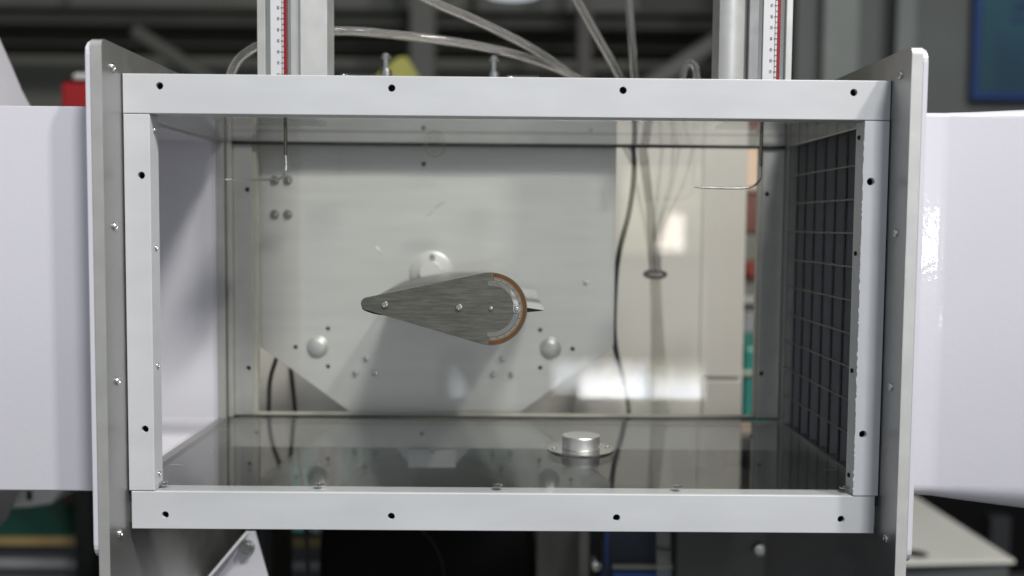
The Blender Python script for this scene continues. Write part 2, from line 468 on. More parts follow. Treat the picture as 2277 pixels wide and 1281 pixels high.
st = [(-.4402, .03, y1, z0+.006, z1-.006, .004), (-.49, .03, y1+.003, z0+.002, z1-.004, .006), (-.518, .03, y1+.02, z0-.014, .100, .01), (-.536, .03, y1+.033, z0-.03, .124, .01),
      (-.548, .03, y1+.033, z0-.05, .147, .01), (-.558, .02, y1+.033, z0-.08, .172, .01), (-.572, .01, y1+.033, z0-.12, .205, .01), (-.60, -.01, y1+.04, z0-.15, .25, .01), (-.66, -.03, y1+.05, z0-.18, .30, .01)]
obj('bell_mouth', shell(bmesh.new(), st, .004), [M['duct'], M['inner']], ct, True)
df = thing('diffuser_duct', 'glossy white diffuser duct widening away beside the blue notice board', 'air duct')
st = [(.3245, -.001, y1, z0, z1+.002, .010), (.336, -.0013, y1, z0-.0003, z1+.0015, .011), (.352, -.0019, y1, z0-.0008, z1+.0016, .012), (.357, -.0021, y1, z0-.001, z1+.0016, .012), (.360, -.0029, y1, z0-.0012, z1+.0017, .012), (.378, -.0076, y1+.002, z0-.0035, z1+.002, .016), (.42, -.0185, y1+.008, z0-.0075, z1+.0035, .022), (.62, -.070, y1+.03, z0-.024, z1+.012, .03), (.95, -.12, y1+.06, z0-.05, z1+.03, .03)]
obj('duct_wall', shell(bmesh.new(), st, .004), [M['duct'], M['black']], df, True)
obj('duct_end', bx(.951, .955, -.12, y1+.06, z0-.05, z1+.03), M['duct'], df)
for s, root in ((-1, ct), (1, df)):
    xa, xb = s*.3206, s*.3246
    fr = obj('flange_rim', sheet(rrect(-.0385, .352, -.268, .1398, .012), [rect(.0205, .293, ZF-.0004, ZC-.0002)], abs(xb-xa), 'X', min(xa, xb)), M['duct'], root, bevel=.0014)
    for k, z in enumerate(BZ):
        screw(fr, (s*.3248, -.0186, z), .0062, .0048, (0, 0, s*PI/2), 'zinc', 'dome_nut', False)

# guard grid in the diffuser mouth
gg = thing('guard_grid', 'dark grid of upright vanes and thin wires filling the right duct mouth', 'guard grid')
v0 = None
YS = [.2950, .2609, .2314, .2004, .1683, .1369, .1062, .0762, .0462]
for Y in YS:
    if v0 is None:
        bm = bx(.3132, .352, -.0012, .0012, ZF+.001, ZC-.001)
        v0 = obj('vane', bm, M['slat'], gg); v0.location = (0, Y, 0)
        ed = obj('vane_edge', bx(.3127, .31315, -.0023, .0023, ZF+.001, ZC-.001), M['slate'], v0)
    else:
        v = dup(v0, gg, (0, Y, 0)); e2 = dup(ed, v, (0, 0, 0))
w0 = None
for k in range(10):
    z = ZC-.0325-k*.0303
    if z < ZF+.004: break
    if w0 is None: w0 = obj('grid_wire', bx(.3116, .3126, .0215, .2925, -.0007, .0007), M['wire'], gg); w0.location = (0, 0, z)
    else: dup(w0, gg, (0, 0, z))

# ================================================================== balance plate behind the window
bp = thing('balance_plate', 'large pale aluminium plate with clipped lower corners behind the clear window', 'metal plate')
PY = .3285
def pz(x, y): p = at(x, y, PY); return (p.x, p.z)
pts = [pz(575, 768), pz(780, 918), pz(1155, 918), pz(1365, 768)]
xl, xr = at(574, 600, PY).x, at(1367, 600, PY).x
out = [(xl, .117), (xl, pts[0][1]), (pts[1][0], pts[1][1]), (pts[2][0], pts[2][1]), (xr, pts[3][1]), (xr, .117)]
th = [(729, 731), (729, 815), (657, 772), (1201, 734), (1201, 818), (1273, 776)]
holes = [(*pz(x, y), .0025) for x, y in th] + [(*pz(942, 365), .0028)]
pl = obj('plate', sheet(out, holes, .008, 'Y', PY), M['plate'], bp, bevel=.0005)
for x, z, r in holes: set_screw(pl, (x, PY+.003, z), r)
for x, y in ((706, 772), (1224, 775)):
    X, Z = pz(x, y)
    prof = [(0, -.0052), (.004, -.0050), (.008, -.0042), (.0108, -.0024), (.0118, -.0006), (.0128, 0)]
    obj('domed_cap', lathe(prof, 32, 'Y', (X, PY, Z)), M['alub'], bp, True)
for x, y in ((813, 798), (790, 830), (833, 830), (1117, 798), (1097, 832), (1137, 832)):
    X, Z = pz(x, y); screw(bp, (X, PY, Z), .0034, .003, name='cap_screw')
X, Z = pz(1302, 628); screw(bp, (X, PY, Z), .003, .0015, name='cap_screw')
for x, y in ((611, 401), (640, 401), (611, 477), (640, 477)):
    X, Z = pz(x, y)
    wsh = obj('washer', lathe([(.0026, -.0009), (.0052, -.0009), (.0054, 0), (.0026, 0)], 24, 'Y', (X, PY, Z)), M['steel'], bp, True)
    screw(wsh, (X, PY-.0009, Z), .0036, .0026, name='cap_screw')

for q_ in ([(833, 538), (836, 548), (843, 556), (848, 566)], [(988, 447), (978, 455), (968, 461)], [(962, 470), (955, 476), (948, 481)]):
    obj('scuff_mark', pipe(spline([Vector(at(x, y, PY))+Vector((0, .0003, 0)) for x, y in q_], 6), .0007 if q_[0][0] == 833 else .0010, 6), M['alub'], bp, True)
# ================================================================== wing model
wm = thing('wing_model', 'metal wing model with a brushed teardrop end plate and amber angle scale', 'wing model')
EY = .040                                                        # end plate front
nose = at(816.5, 675.5, EY); cen = at(1091, 687, EY); S = (EY+CAMD)/F
Rn, Rc = 14.2*S, 81.6*S
dx, dz = cen.x-nose.x, cen.z-nose.z; Dn = math.hypot(dx, dz); th0 = math.atan2(dz, dx)
ac = math.acos((Rn-Rc)/Dn)
o = []
for k in range(13):                                              # nose arc from the lower to the upper tangent, round the left
    a = th0+ac+(2*PI-2*ac)*k/12; 
    o.append((nose.x+Rn*math.cos(a), nose.z+Rn*math.sin(a)))
for k in range(49):
    a = th0-ac+(2*ac)*k/48
    o.append((cen.x+Rc*math.cos(a), cen.z+Rc*math.sin(a)))
def slot(a0, a1, r0, r1, n=26):
    rm, rr = (r0+r1)/2, (r1-r0)/2; p = []
    for k in range(n+1):
        a = a0+(a1-a0)*k/n; p.append((cen.x+r1*math.cos(a), cen.z+r1*math.sin(a)))
    ex, ez = cen.x+rm*math.cos(a1), cen.z+rm*math.sin(a1)
    for k in range(1, 6):
        a = a1+PI*k/6; p.append((ex+rr*math.cos(a), ez+rr*math.sin(a)))
    for k in range(n+1):
        a = a1+(a0-a1)*k/n; p.append((cen.x+r0*math.cos(a), cen.z+r0*math.sin(a)))
    ex, ez = cen.x+rm*math.cos(a0), cen.z+rm*math.sin(a0)
    for k in range(1, 6):
        a = a0+PI+PI*k/6; p.append((ex+rr*math.cos(a), ez+rr*math.sin(a)))
    return p
ep = obj('end_plate', sheet(o, [slot(math.radians(-92), math.radians(92), 52.5*S, 63*S)], .0018, 'Y', EY), M['brushed'], wm, bevel=.0002)
def arc(r0, r1, a0, a1, y, d, n=60):
    return sheet([(cen.x+r1*math.cos(a0+(a1-a0)*k/n), cen.z+r1*math.sin(a0+(a1-a0)*k/n)) for k in range(n+1)] +
                 [(cen.x+r0*math.cos(a1+(a0-a1)*k/n), cen.z+r0*math.sin(a1+(a0-a1)*k/n)) for k in range(n+1)], [], d, 'Y', y)
sc_ = obj('angle_scale', arc(71.5*S, 79.5*S, math.radians(-93), math.radians(86), EY-.0002, .0002), M['scale'], wm)
tm = mat('scale_tick_band', (.34, .33, .29), .3, .6, .1, 200)
obj('tick_band', arc(64.5*S, 71.3*S, math.radians(-93), math.radians(86), EY-.00015, .00015), tm, sc_)
bm = bmesh.new(); bm2 = bmesh.new()
for k in range(61):
    a = math.radians(-92+k*177/60); L = 71*S; l = (64.8 if k % 5 == 0 else 67.5)*S; wd = (.00034 if k % 5 == 0 else .00024)
    u = Vector((math.cos(a), 0, math.sin(a))); v = Vector((-math.sin(a), 0, math.cos(a)))
    c0 = Vector((cen.x, 0, cen.z)); B = bm
    q = [c0+u*l-v*wd, c0+u*L-v*wd, c0+u*L+v*wd, c0+u*l+v*wd]
    lo = [B.verts.new((p.x, EY-.00022, p.z)) for p in q]; hi = [B.verts.new((p.x, EY-.0001, p.z)) for p in q]
    B.faces.new(lo); B.faces.new(hi)
    for i in range(4): B.faces.new((lo[i], lo[(i+1) % 4], hi[(i+1) % 4], hi[i]))
bm2.free()
tk = obj('tick_marks', bm, M['scale'], sc_); tk['kind'] = 'stuff'
for (x, y, r, h) in ((856, 678, .0031, .0016), (1021, 684, .0032, .0018)):
    p = at(x, y, EY); screw(ep, (p.x, EY, p.z), r, h, name='button_screw')
p = at(1092, 687, EY); screw(ep, (p.x, EY, p.z), .0020, .0015, name='pivot_pin', socket=False)
p = at(1148, 688, EY)
obj('pointer', sheet([(p.x-.0030, p.z-.0030), (p.x+.0018, p.z-.0034), (p.x+.0034, p.z-.002), (p.x+.0034, p.z+.002), (p.x+.0018, p.z+.0034), (p.x-.0030, p.z+.0036)], [], .003, 'Y', EY-.0004), M['zinc'], wm, bevel=.0003)
screw(ep, (p.x, EY-.0004, p.z), .0020, .0010, name='button_screw')
# the wing itself: cambered section swept from the end plate back to the window
WY0, WY1 = EY+.0019, YB-.001
UPP = [(804, 682), (806, 677), (815, 671), (842, 660), (900, 648), (962, 640), (1040, 638), (1085, 640), (1108, 647), (1124, 663), (1133, 677), (1150, 681), (1172, 684.5), (1192, 687.5), (1210, 690)]
LOW = [(1196, 692.3), (1172, 694.5), (1130, 699), (1070, 704), (1000, 706), (930, 706), (880, 703), (842, 700), (820, 694.5), (807, 688.5)]
pr = [at(x, y, WY0) for x, y in UPP]
def run(ps): return [(v.x, v.z) for v in spline(ps, 5)]
prof = run(pr)+run([pr[-1]]+[at(x, y, WY0) for x, y in LOW]+[pr[0]])[1:-1]
bm = bmesh.new()
A = [bm.verts.new((x, WY0, z)) for x, z in prof]; B = [bm.verts.new((x, WY1, z)) for x, z in prof]
n = len(A)
for k in range(n): bm.faces.new((A[k], A[(k+1) % n], B[(k+1) % n], B[k]))
bm.faces.new(B)
bm.faces.new(A).material_index = 1
wg = obj('wing', bm, [M['wing'], M['black']], wm, True)
fx0 = at(1136, 690, WY0).x                                       # bright trailing flap laid over the rear of the wing
up = [(x, z) for x, z in run(pr) if x > fx0]
bm = bmesh.new()
A = [bm.verts.new((x, WY0+.0005, z+.0004)) for x, z in up]; B = [bm.verts.new((x, WY1, z+.0004)) for x, z in up]
A2 = [bm.verts.new((x, WY0+.0005, z-.0003)) for x, z in up]; B2 = [bm.verts.new((x, WY1, z-.0003)) for x, z in up]
for k in range(len(up)-1):
    bm.faces.new((A[k], A[k+1], B[k+1], B[k])); bm.faces.new((A2[k], B2[k], B2[k+1], A2[k+1]))
    bm.faces.new((A[k], A2[k], A2[k+1], A[k+1])); bm.faces.new((B[k], B[k+1], B2[k+1], B2[k]))
for k in (0, -1): bm.faces.new((A[k], B[k], B2[k], A2[k]))
obj('flap', bm, mat('flap_grey', (.46, .46, .45), .35, .1, .03, 40), wm, True)
X, Z = pz(960, 605)
md = obj('mount_disc', lathe([(0, -.004), (.0215, -.004), (.0238, -.0026), (.0240, -.0002)], 40, 'Y', (X, PY, Z)), M['plate'], wm, True)
lathe_bm = lathe([(0, -.0175), (.0122, -.0175), (.0125, -.0170), (.0125, -.0045)], 28, 'Y', (X, PY, Z)); obj('mount_shaft', lathe_bm, M['plate'], wm, True)
screw(md, (X+.0012, PY-.004, Z+.0175), .0036, .002, name='cap_screw')

# ================================================================== floor knob
kn = thing('turntable_knob', 'bright round aluminium knob on a flat disc on the acrylic floor', 'knob')
kx, ky, kz = .0747, .1475, -.2186
obj('base_disc', lathe([(0, 0), (.0324, 0), (.0328, .0004), (.0328, .0012), (.0324, .0015), (0, .0015)], 48, 'Z', (kx, ky, kz)), mat('polished_disc', (.74, .74, .72), .20, 1, .03, 60), kn, True)
obj('knob_body', lathe([(0, .0016), (.0180, .0016), (.0184, .0024), (.0184, .0034), (.0179, .0036), (.0179, .0040), (.0184, .0043), (.0184, .0135), (.0179, .0142), (0, .0142)], 56, 'Z', (kx, ky, kz)), mat('turned_aluminium', (.74, .735, .71), .34, .9, .06, 40, .1, 600, (1, 1, 30)), kn, True)
screw(kn, (kx-.0265, ky-.004, kz+.0015), .0023, .001, (-PI/2, 0, 0), name='disc_screw')
screw(kn, (kx+.0262, ky+.004, kz+.0015), .0023, .001, (-PI/2, 0, 0), name='disc_screw')
# ================================================================== traverses with rulers
TY = .105; TS = (TY+CAMD)/F
def text(parent, s, loc, size, m, rot):
    cu = bpy.data.curves.new('numeral', 'FONT'); cu.body = s; cu.size = size; cu.align_x = 'CENTER'; cu.align_y = 'BOTTOM'; cu.extrude = .00002
    cu.materials.append(m)
    tmp = bpy.data.objects.new('numeral_curve', cu); C.objects.link(tmp); bpy.context.view_layer.update()
    me = bpy.data.meshes.new_from_object(tmp.evaluated_get(bpy.context.evaluated_depsgraph_get()))
    bpy.data.objects.remove(tmp); bpy.data.curves.remove(cu)
    if not me.materials: me.materials.append(m)
    t = bpy.data.objects.new('numeral', me); C.objects.link(t); t.location = loc; t.rotation_euler = rot; t.parent = parent
    return t
def traverse(px, label, z0y, mirror):
    t = thing('probe_traverse', label, 'probe traverse', 'probe traverses standing on the ceiling sheet')
    zb = .0952; ztop = .47
    X = lambda v: at(v, 120, TY).x
    B = lambda name, a, b, y0, y1, m, bev=.0004: obj(name, bx(min(X(a), X(b)), max(X(a), X(b)), TY+y0, TY+y1, zb+.0042, ztop), M[m], t, bevel=bev)
    r = px['ruler']
    B('edge_rail', *px['edge'], 0, .018, px['edge_m'])
    B('polished_rail', *px['g1'], .0045, .012, 'groove', 0)
    ru = B('ruler', *r, .002, .005, 'ruler', .0002)
    st = obj('red_stripe', bx(X(px['red'][0]), X(px['red'][1]), TY+.0018, TY+.0035, zb+.005, ztop), M['red'], ru)
    B('polished_rail', *px['g2'], .0045, .012, 'groove', 0)
    B('backing_bar', px['lo'], px['hi'], .0125, .030, 'alu')
    if mirror:
        B('side_rail', *px['rail'], -.002, .012, 'alud')
        B('recessed_slot', *px['slot'], .006, .012, 'alud')  # dark groove, a strip set back between rail and column
        xa, xb = X(px['col'][0]), X(px['col'][1])           # half-round column
        n = 14; lp = [(xb, TY+.030), (xa, TY+.030)]
        for k in range(n+1):
            u = k/n; lp.append((xa+(xb-xa)*u, TY+.004-.011*math.sin(PI*(.16+.84*u*.92))))
        obj('column', sheet(lp, [], ztop-zb-.0042, 'Z', zb+.0042), M['alub'], t, True)
    else:
        B('side_rail', *px['rail'], -.002, .012, 'alu')
        xa, xb = X(px['col'][0]), X(px['col'][1])
        lp = [(xa, TY+.030), (xa, TY-.002), (xa+.0025, TY-.0065), (xb-.0006, TY-.0065), (xb, TY-.0055), (xb, TY+.030)]
        obj('column', sheet(lp, [], ztop-zb-.0042, 'Z', zb+.0042), M['alub'], t, bevel=.0003)
    # scale line, ticks and figures
    zz = at(620, z0y[0], TY).z; mm = (at(620, z0y[1], TY).z-zz)/60
    xr = X(px['tick']); xe = X(px['red'][0])
    bm = bmesh.new()
    box(bm, xr-.00018, xr+.00018, TY+.0017, TY+.0021, zz-.0004, ztop-.01)
    for k in range(0, 200, 5):
        z = zz+k*mm
        if z > ztop-.01: break
        l = .0011 if k % 10 == 0 else 0
        box(bm, xr-l, xe, TY+.0016, TY+.00205, z-.00022, z+.00022)
    obj('scale_line', bm, M['ink'], ru)
    for k in range(0, 150, 10):
        z = zz+k*mm
        if z > ztop-.02: break
        text(ru, str(k), (xr-.0018, TY+.0017, z), .0031, M['ink'], (PI/2, -PI/2, 0))
    # foot plate on the ceiling sheet
    xa, xb = (-.272, -.1775) if not mirror else (.2055, .272)
    ft = obj('foot_plate', bx(xa, xb, .1145, .1785, zb, zb+.004), M['alud'], t, bevel=.0004)
    return t
traverse(dict(edge=(572, 589.5), edge_m='alu', g1=(590, 600), ruler=(600.5, 636.5), red=(629.8, 636.6), tick=626.3, g2=(637, 647), rail=(647.5, 665), col=(665.5, 730.5), lo=572, hi=668),
         'upright aluminium traverse whose broad flat column stands to the right of its red striped ruler', (164, 16), False)
traverse(dict(edge=(1747.5, 1761), edge_m='alub', g1=(1685.5, 1697), ruler=(1697.5, 1736), red=(1728.2, 1735.6), tick=1723.5, g2=(1736.5, 1747), rail=(1664, 1685), slot=(1655, 1664), col=(1598, 1655), lo=1660, hi=1760),
         'upright aluminium traverse with a bright rounded column to the left of its red striped ruler', (173, 25), True)

# ================================================================== probes
def probe(label, Y, stem, tip, r1=.0030):
    t = thing('pitot_probe', label, 'pitot probe', 'bent probes hanging through the ceiling')
    a = at(*stem[0], Y); b = at(*stem[1], Y)
    obj('sheath', pipe([(b.x, Y, .30), (b.x, Y, b.z+.001), (b.x, Y, b.z)], [r1*.56, r1*.56, r1*.48], 14), M['brass'], t, True)
    q = [(b.x, Y, b.z+.004), *[tuple(at(*p, Y)) for p in stem[1:]], *[tuple(at(*p, Y)) for p in tip]]
    sp = spline(q, 8)
    obj('probe_tube', pipe(sp, [.00115]*(len(sp)-3)+[.0011, .0009, .0004], 10), M['steel'], t, True)
    return t
probe('dark bent steel probe whose thin arm crosses the bolted washers', .150, [(634.5, 255), (635, 345), (636, 372), (633, 386)], [(624, 396), (606, 399), (560, 399.5), (497, 399)])
probe('bright bent steel probe hanging in front of the dark rear post and grid', .140, [(1691, 265), (1691.5, 370), (1691, 390), (1687, 403)], [(1676, 413), (1655, 418), (1620, 418.5), (1544, 416.5)])
# ================================================================== clear tubes
def tube(label, pts, r=.0046, n=12, group='clear tubes around the tunnel'):
    o = obj('clear_tube', pipe(spline(pts, 9), r, n, r_in=(.60 if r > .003 else None)), M['vinyl' if r > .003 else 'thin'], None, True)
    return tag(o, label, 'tube', group)
P3 = lambda x, y, Y: tuple(at(x, y, Y))
tube('clear tube curving out from the left traverse foot and arching right to the tube fan', [P3(505, 200, .22), P3(520, 150, .22), P3(548, 118, .22), P3(600, 95, .225), P3(735, 70, .24), P3(880, 78, .26), P3(1060, 102, .29), P3(1200, 138, .32), P3(1300, 185, .35), P3(1370, 260, .40), P3(1405, 330, .42)])
tube('bright clear tube sweeping down from the top edge to the tube fan', [P3(520, -330, .16), P3(700, -190, .17), P3(890, -40, .20), P3(965, 5, .22), P3(1060, 46, .25), P3(1160, 95, .29), P3(1240, 145, .33), P3(1300, 195, .36), P3(1360, 270, .40), P3(1410, 360, .42)])
tube('straight clear tube leaning down from the top edge beside the upright tube', [P3(1130, -420, .24), P3(1195, -220, .27), P3(1262, -40, .30), P3(1285, 5, .31), P3(1330, 85, .33), P3(1372, 160, .36), P3(1400, 230, .40), P3(1425, 330, .42), P3(1444, 470, .42), P3(1452, 610, .42)])
tube('upright clear tube dropping from the top edge right of the leaning tube', [P3(1380, -460, .30), P3(1390, -240, .32), P3(1396, -40, .33), P3(1400, 20, .33), P3(1407, 120, .34), P3(1414, 200, .38), P3(1440, 400, .42), P3(1462, 610, .42)])
tube('short hooked clear tube on top of the frame near the bright column', [P3(1517, 215, .24), P3(1518, 175, .24), P3(1523, 150, .24), P3(1534, 141, .24), P3(1545, 149, .24), P3(1549, 175, .24), P3(1550, 215, .25), P3(1548, 285, .28)], .0040)
FAN = [(1405, 262, 1438, 560), (1430, 262, 1446, 560), (1478, 262, 1456, 560), (1500, 262, 1464, 560), (1520, 262, 1470, 560), (1545, 300, 1476, 560)]
for i, (xa, ya, xb, yb) in enumerate(FAN):
    pts = [P3(xa, ya-60, .40), P3(xa, ya, .41), P3(xa*.62+xb*.38+(4 if i % 2 else -4), 400, .418), P3(xb-4+i*1.5, 500, .42), P3(1447+i*4.2, 610, .42), P3(1450+i*5, 760, .42), P3(1452+i*7, 920, .425), P3(1456+i*6.5, 1060, .43), P3(1462+i*5, 1180, .43), P3(1464+i*5.5, 1320, .43)]
    tube('thin clear tube in the hanging bundle behind the window', pts, .0021, 8, 'thin tubes tied in the hanging bundle')
zt = obj('cable_tie', pipe([Vector(at(1457, 610, .42))+Vector((.0128*math.cos(2*PI*k/28), .006*math.sin(2*PI*k/28), .0036*math.sin(2*PI*k/28))) for k in range(29)], .0022, 8), M['cable'], None, True)
tag(zt, 'black cable tie looped round the hanging tube bundle', 'cable tie')
p = at(1434, 610, .42); obj('tie_head', bx(p.x-.0022, p.x+.002, p.y-.004, p.y+.001, p.z-.002, p.z+.0022), M['cable'], zt, bevel=.0005)
zt2 = obj('cable_tie', pipe([Vector(at(1477, 1215, .43))+Vector((.0095*math.cos(2*PI*k/28), .008*math.sin(2*PI*k/28), .002*math.sin(2*PI*k/28))) for k in range(29)], .0011, 8), M['cable'], None, True)
tag(zt2, 'dark cable tie on the tube bundle below the frame', 'cable tie')
# cables
def cable(label, pts, r):
    return tag(obj('black_cable', pipe(spline(pts, 9), r, 10), M['cable'], None, True), label, 'cable', 'black cables hanging behind the window')
cable('black cable running down the right edge of the pale plate', [P3(1408, 200, .39), P3(1407, 300, .39), P3(1410, 380, .39), P3(1399, 470, .39), P3(1375, 570, .38), P3(1366, 680, .38), P3(1368, 770, .385), P3(1385, 840, .39), P3(1398, 920, .395), P3(1380, 1000, .40), P3(1358, 1080, .41), P3(1340, 1200, .43), P3(1350, 1320, .43)], .0032)
cable('black cable leaving the clipped corner nearest the left post', [P3(640, 740, .36), P3(614, 800, .36), P3(600, 850, .365), P3(597, 920, .37), P3(590, 1000, .38), P3(582, 1100, .40), P3(588, 1320, .42)], .0026)
cable('black cable hanging under the clipped corner, second from the left post', [P3(640, 760, .36), P3(648, 830, .36), P3(655, 900, .37), P3(662, 980, .375), P3(672, 1080, .39), P3(680, 1180, .41), P3(688, 1320, .42)], .0026)
# ================================================================== fittings on top of the frame
def spring(label, xa, xb, y, Y):
    a, b = at(xa, y, Y), at(xb, y, Y); n = 12; pts = []
    for k in range(n*12+1):
        u = k/(n*12); t = 2*PI*n*u
        pts.append(a.lerp(b, u)+Vector((0, .0035*math.cos(t), .0035*math.sin(t))))
    return tag(obj('coil_spring', pipe(pts, .0008, 6), M['steel'], None, True), label, 'spring', 'coil springs above the frame')
spring('fine coil spring above the frame beside the yellow hoist', 757, 831, 170.5, .2)
spring('fine coil spring above the frame below the bright tube', 1128, 1200, 175.5, .2)
def clamp(label, x, ytop, ybot, Y):
    t = thing('clamp_bolt', label, 'clamp bolt', 'clamp bolts on top of the frame')
    a, b = at(x, ytop, Y), at(x, ybot, Y)
    s = (Y+CAMD)/F
    obj('bolt_head', lathe([(0, a.z), (10*s, a.z), (11*s, a.z-2*s), (11*s, a.z-9*s), (0, a.z-9*s)], 6, 'Z', (a.x, Y, 0)), M['steel'], t)
    obj('bolt_shank', lathe([(6*s, a.z-9*s), (6*s, b.z)], 16, 'Z', (a.x, Y, 0)), M['zinc'], t, True)
    obj('bolt_foot', lathe([(0, b.z+5*s), (11*s, b.z+5*s), (13*s, b.z-4*s), (13*s, .1192), (0, .1192)], 16, 'Z', (a.x, Y, 0)), M['zinc'], t, True)
clamp('bright clamp bolt in front of the yellow hoist', 859, 120, 160, .311)
clamp('clamp bolt standing clear of the yellow hoist, under the sweeping tube', 1099, 125, 165, .311)
# ================================================================== white leg under the frame
lg = thing('support_bracket', 'white folded support bracket with one bolt under the frame by the left flange', 'bracket')
Y1, Y2 = .20, .33
a = at(545, 1183, Y1); b = at(455, 1290, Y1); c = at(600, 1300, Y1); d = at(567, 1183, Y1)
zl = -.46; t_ = (a.z-zl)/(a.z-b.z)
bl = (a.x+(b.x-a.x)*t_, zl); t2 = (d.z-zl)/(d.z-c.z); br = (d.x+(c.x-d.x)*t2, zl)
obj('front_plate', sheet([(a.x, a.z), (d.x, a.z), br, bl], [], .004, 'Y', Y1), M['duct'], lg, bevel=.0006)
obj('folded_edge', sheet([(a.x, a.z), (a.x+.004, a.z), (bl[0]+.004, zl), bl], [], .022, 'Y', Y1-.0225), M['duct'], lg, bevel=.0005)
p = at(552, 1215, Y1)
bo = obj('bolt', lathe([(0, -.010), (.0055, -.010), (.006, -.009), (.006, -.003), (.0075, -.003), (.0075, 0)], 18, 'Y', (p.x, Y1, p.z)), M['zinc'], lg, True)
# ================================================================== things behind the tunnel
def G(x0, x1, y0, y1, z0, z1, m, name, parent=None, bev=.003): return obj(name, bx(x0, x1, y0, y1, z0, z1), m, parent, bevel=bev)
def pxbox(name, x0, y0, x1, y1, Y, depth, m, parent=None, bev=.003):
    a, b = at(x0, y0, Y), at(x1, y1, Y)
    return obj(name, bx(a.x, b.x, Y, Y+depth, b.z, a.z), m, parent, bevel=bev)
beige = mat('cabinet_paint', (.56, .54, .49), .5, 0, .05, 5)
beige2 = mat('cabinet_door_paint', (.52, .50, .455), .5, 0, .05, 5)
cab = thing('control_cabinet', 'tall beige metal cabinet behind the clear rear window', 'cabinet')
pxbox('cabinet_body', 470, 262, 1650, 962, .66, .4, beige, cab, .006)
pxbox('cabinet_door', 640, 300, 1556, 955, .655, .0049, beige2, cab, .002)
pxbox('cabinet_door', 1562, 300, 1646, 840, .655, .0049, beige2, cab, .002)
pxbox('kick_panel', 1562, 846, 1646, 955, .655, .0049, mat('kick_panel_paint', (.44, .42, .38), .5, 0, .05, 5), cab, .002)  # small lower panel in a darker tone of the cabinet paint
_p, _q = at(1195, 966, .68), at(1292, 966, .68)
obj('pedestal', bx(_p.x, _q.x, .68, .95, -1.2, _p.z-.004), mat('pedestal_grey', (.20, .20, .18), .5, 0, .06, 5), cab, bevel=.004)
_p = at(500, 966, .70)
obj('pedestal', bx(_p.x, _p.x+.05, .80, .95, -1.2, _p.z-.004), M['black'], cab, bevel=.004)
# strip of workshop between cabinet and right rear post
teal = mat('teal_plastic', (.03, .24, .20), .4, 0, .1, 12)
tl = thing('teal_bin', 'teal plastic bin seen between the cabinet and the right rear post', 'plastic bin')
pxbox('stand', 1662, 962, 1750, 1760, 1.32, .26, M['black'], tl, .004)
pxbox('bin_body', 1655, 770, 1760, 960, 1.3, .3, teal, tl, .01)
pxbox('bin_rim', 1650, 826, 1765, 836, 1.29, .32, mat('pale_rim', (.5, .48, .4), .5), tl, .003)
wl = thing('lit_doorway', 'bright doorway glow beyond the right rear post', 'doorway')
wl['label'] = 'bright warm doorway far beyond the gap beside the right rear post'
pxbox('door_frame', 1630, 318, 1730, 326, 2.6, .1, beige, wl)
pxbox('door_light', 1640, 327, 1725, 1280, 2.62, .02, glow('warm_daylight', ((.95, .70, .52), (1, .86, .70)), .8), wl)
rb = thing('brick_red_crate', 'brownish red crate blurred below the bright doorway', 'crate')
pxbox('crate_body', 1640, 430, 1730, 521, 2.02, .26, mat('brown_red', (.20, .075, .055), .6, 0, .2, 8), rb, .01)
pxbox('crate_lid', 1636, 418, 1734, 429, 2.01, .28, mat('crate_lid_paint', (.36, .24, .2), .6, 0, .2, 8), rb, .01)
pb = thing('grey_shelf_unit', 'grey shelf unit with a small red knob behind the right rear post', 'shelf')
pxbox('shelf_back', 1636, 522, 1740, 1440, 2.0, .3, mat('grey_olive', (.17, .18, .15), .6, 0, .2, 6), pb, .01)
pxbox('shelf_board', 1640, 662, 1740, 676, 1.96, .3, mat('shelf_white', (.5, .49, .46), .5), pb, .004)
pxbox('hanging_cloth', 1652, 690, 1740, 765, 1.98, .1, mat('grey_cloth', (.30, .30, .31), .8, 0, .2, 20), pb, .01)
p = at(1672, 600, 1.99); obj('red_knob', lathe([(0, -.03), (.02, -.028), (.028, -.012), (.024, 0)], 20, 'Y', (p.x, 2.0, p.z)), mat('knob_red', (.25, .035, .02), .4), pb, True)

# black office chair
cbk = mat('chair_black', (.0035, .0035, .004), .75, 0, .2, 30, spec=.1)
ch = thing('office_chair', 'black round backed office chair below the frame', 'chair')
a = at(948, 1250, .50); s = (.50+CAMD)/F
def disc_chair(bm, cx, Y, cz, rx, rz, th):
    n = 40; rings = []
    for u, sc_r in ((0, .0), (.0, .80), (.12, .93), (.45, 1.0), (.8, .97), (1, .9), (1, 0)):
        if sc_r == 0: rings.append([bm.verts.new((cx, Y+u*th, cz))]); continue
        rings.append([bm.verts.new((cx+rx*sc_r*math.copysign(abs(math.cos(2*PI*k/n))**.78, math.cos(2*PI*k/n)), Y+u*th, cz+rz*sc_r*math.copysign(abs(math.sin(2*PI*k/n))**.78, math.sin(2*PI*k/n)))) for k in range(n)])
    for A, B in zip(rings, rings[1:]):
        for k in range(n):
            j = (k+1) % n
            if len(A) == 1: bm.faces.new((A[0], B[k], B[j]))
            elif len(B) == 1: bm.faces.new((A[k], A[j], B[0]))
            else: bm.faces.new((A[k], A[j], B[j], B[k]))
    return bm
obj('backrest', disc_chair(bmesh.new(), a.x, .50, a.z-.02, 250*s, 275*s, .06), cbk, ch, True)
obj('highlight_curve', pipe([(a.x+40*s-160*s*(1-math.cos(t))+.0, .497, a.z-.02+150*s*math.sin(t)) for t in [math.radians(v) for v in range(-40, 62, 6)]], .0010, 6), mat('chair_highlight', (.012, .012, .013), .5), ch, True)  # lighter curve painting the faint highlight on the backrest
obj('stem', lathe([(.03, a.z-.50), (.03, a.z-.15)], 16, 'Z', (a.x, .53, 0)), cbk, ch, True)
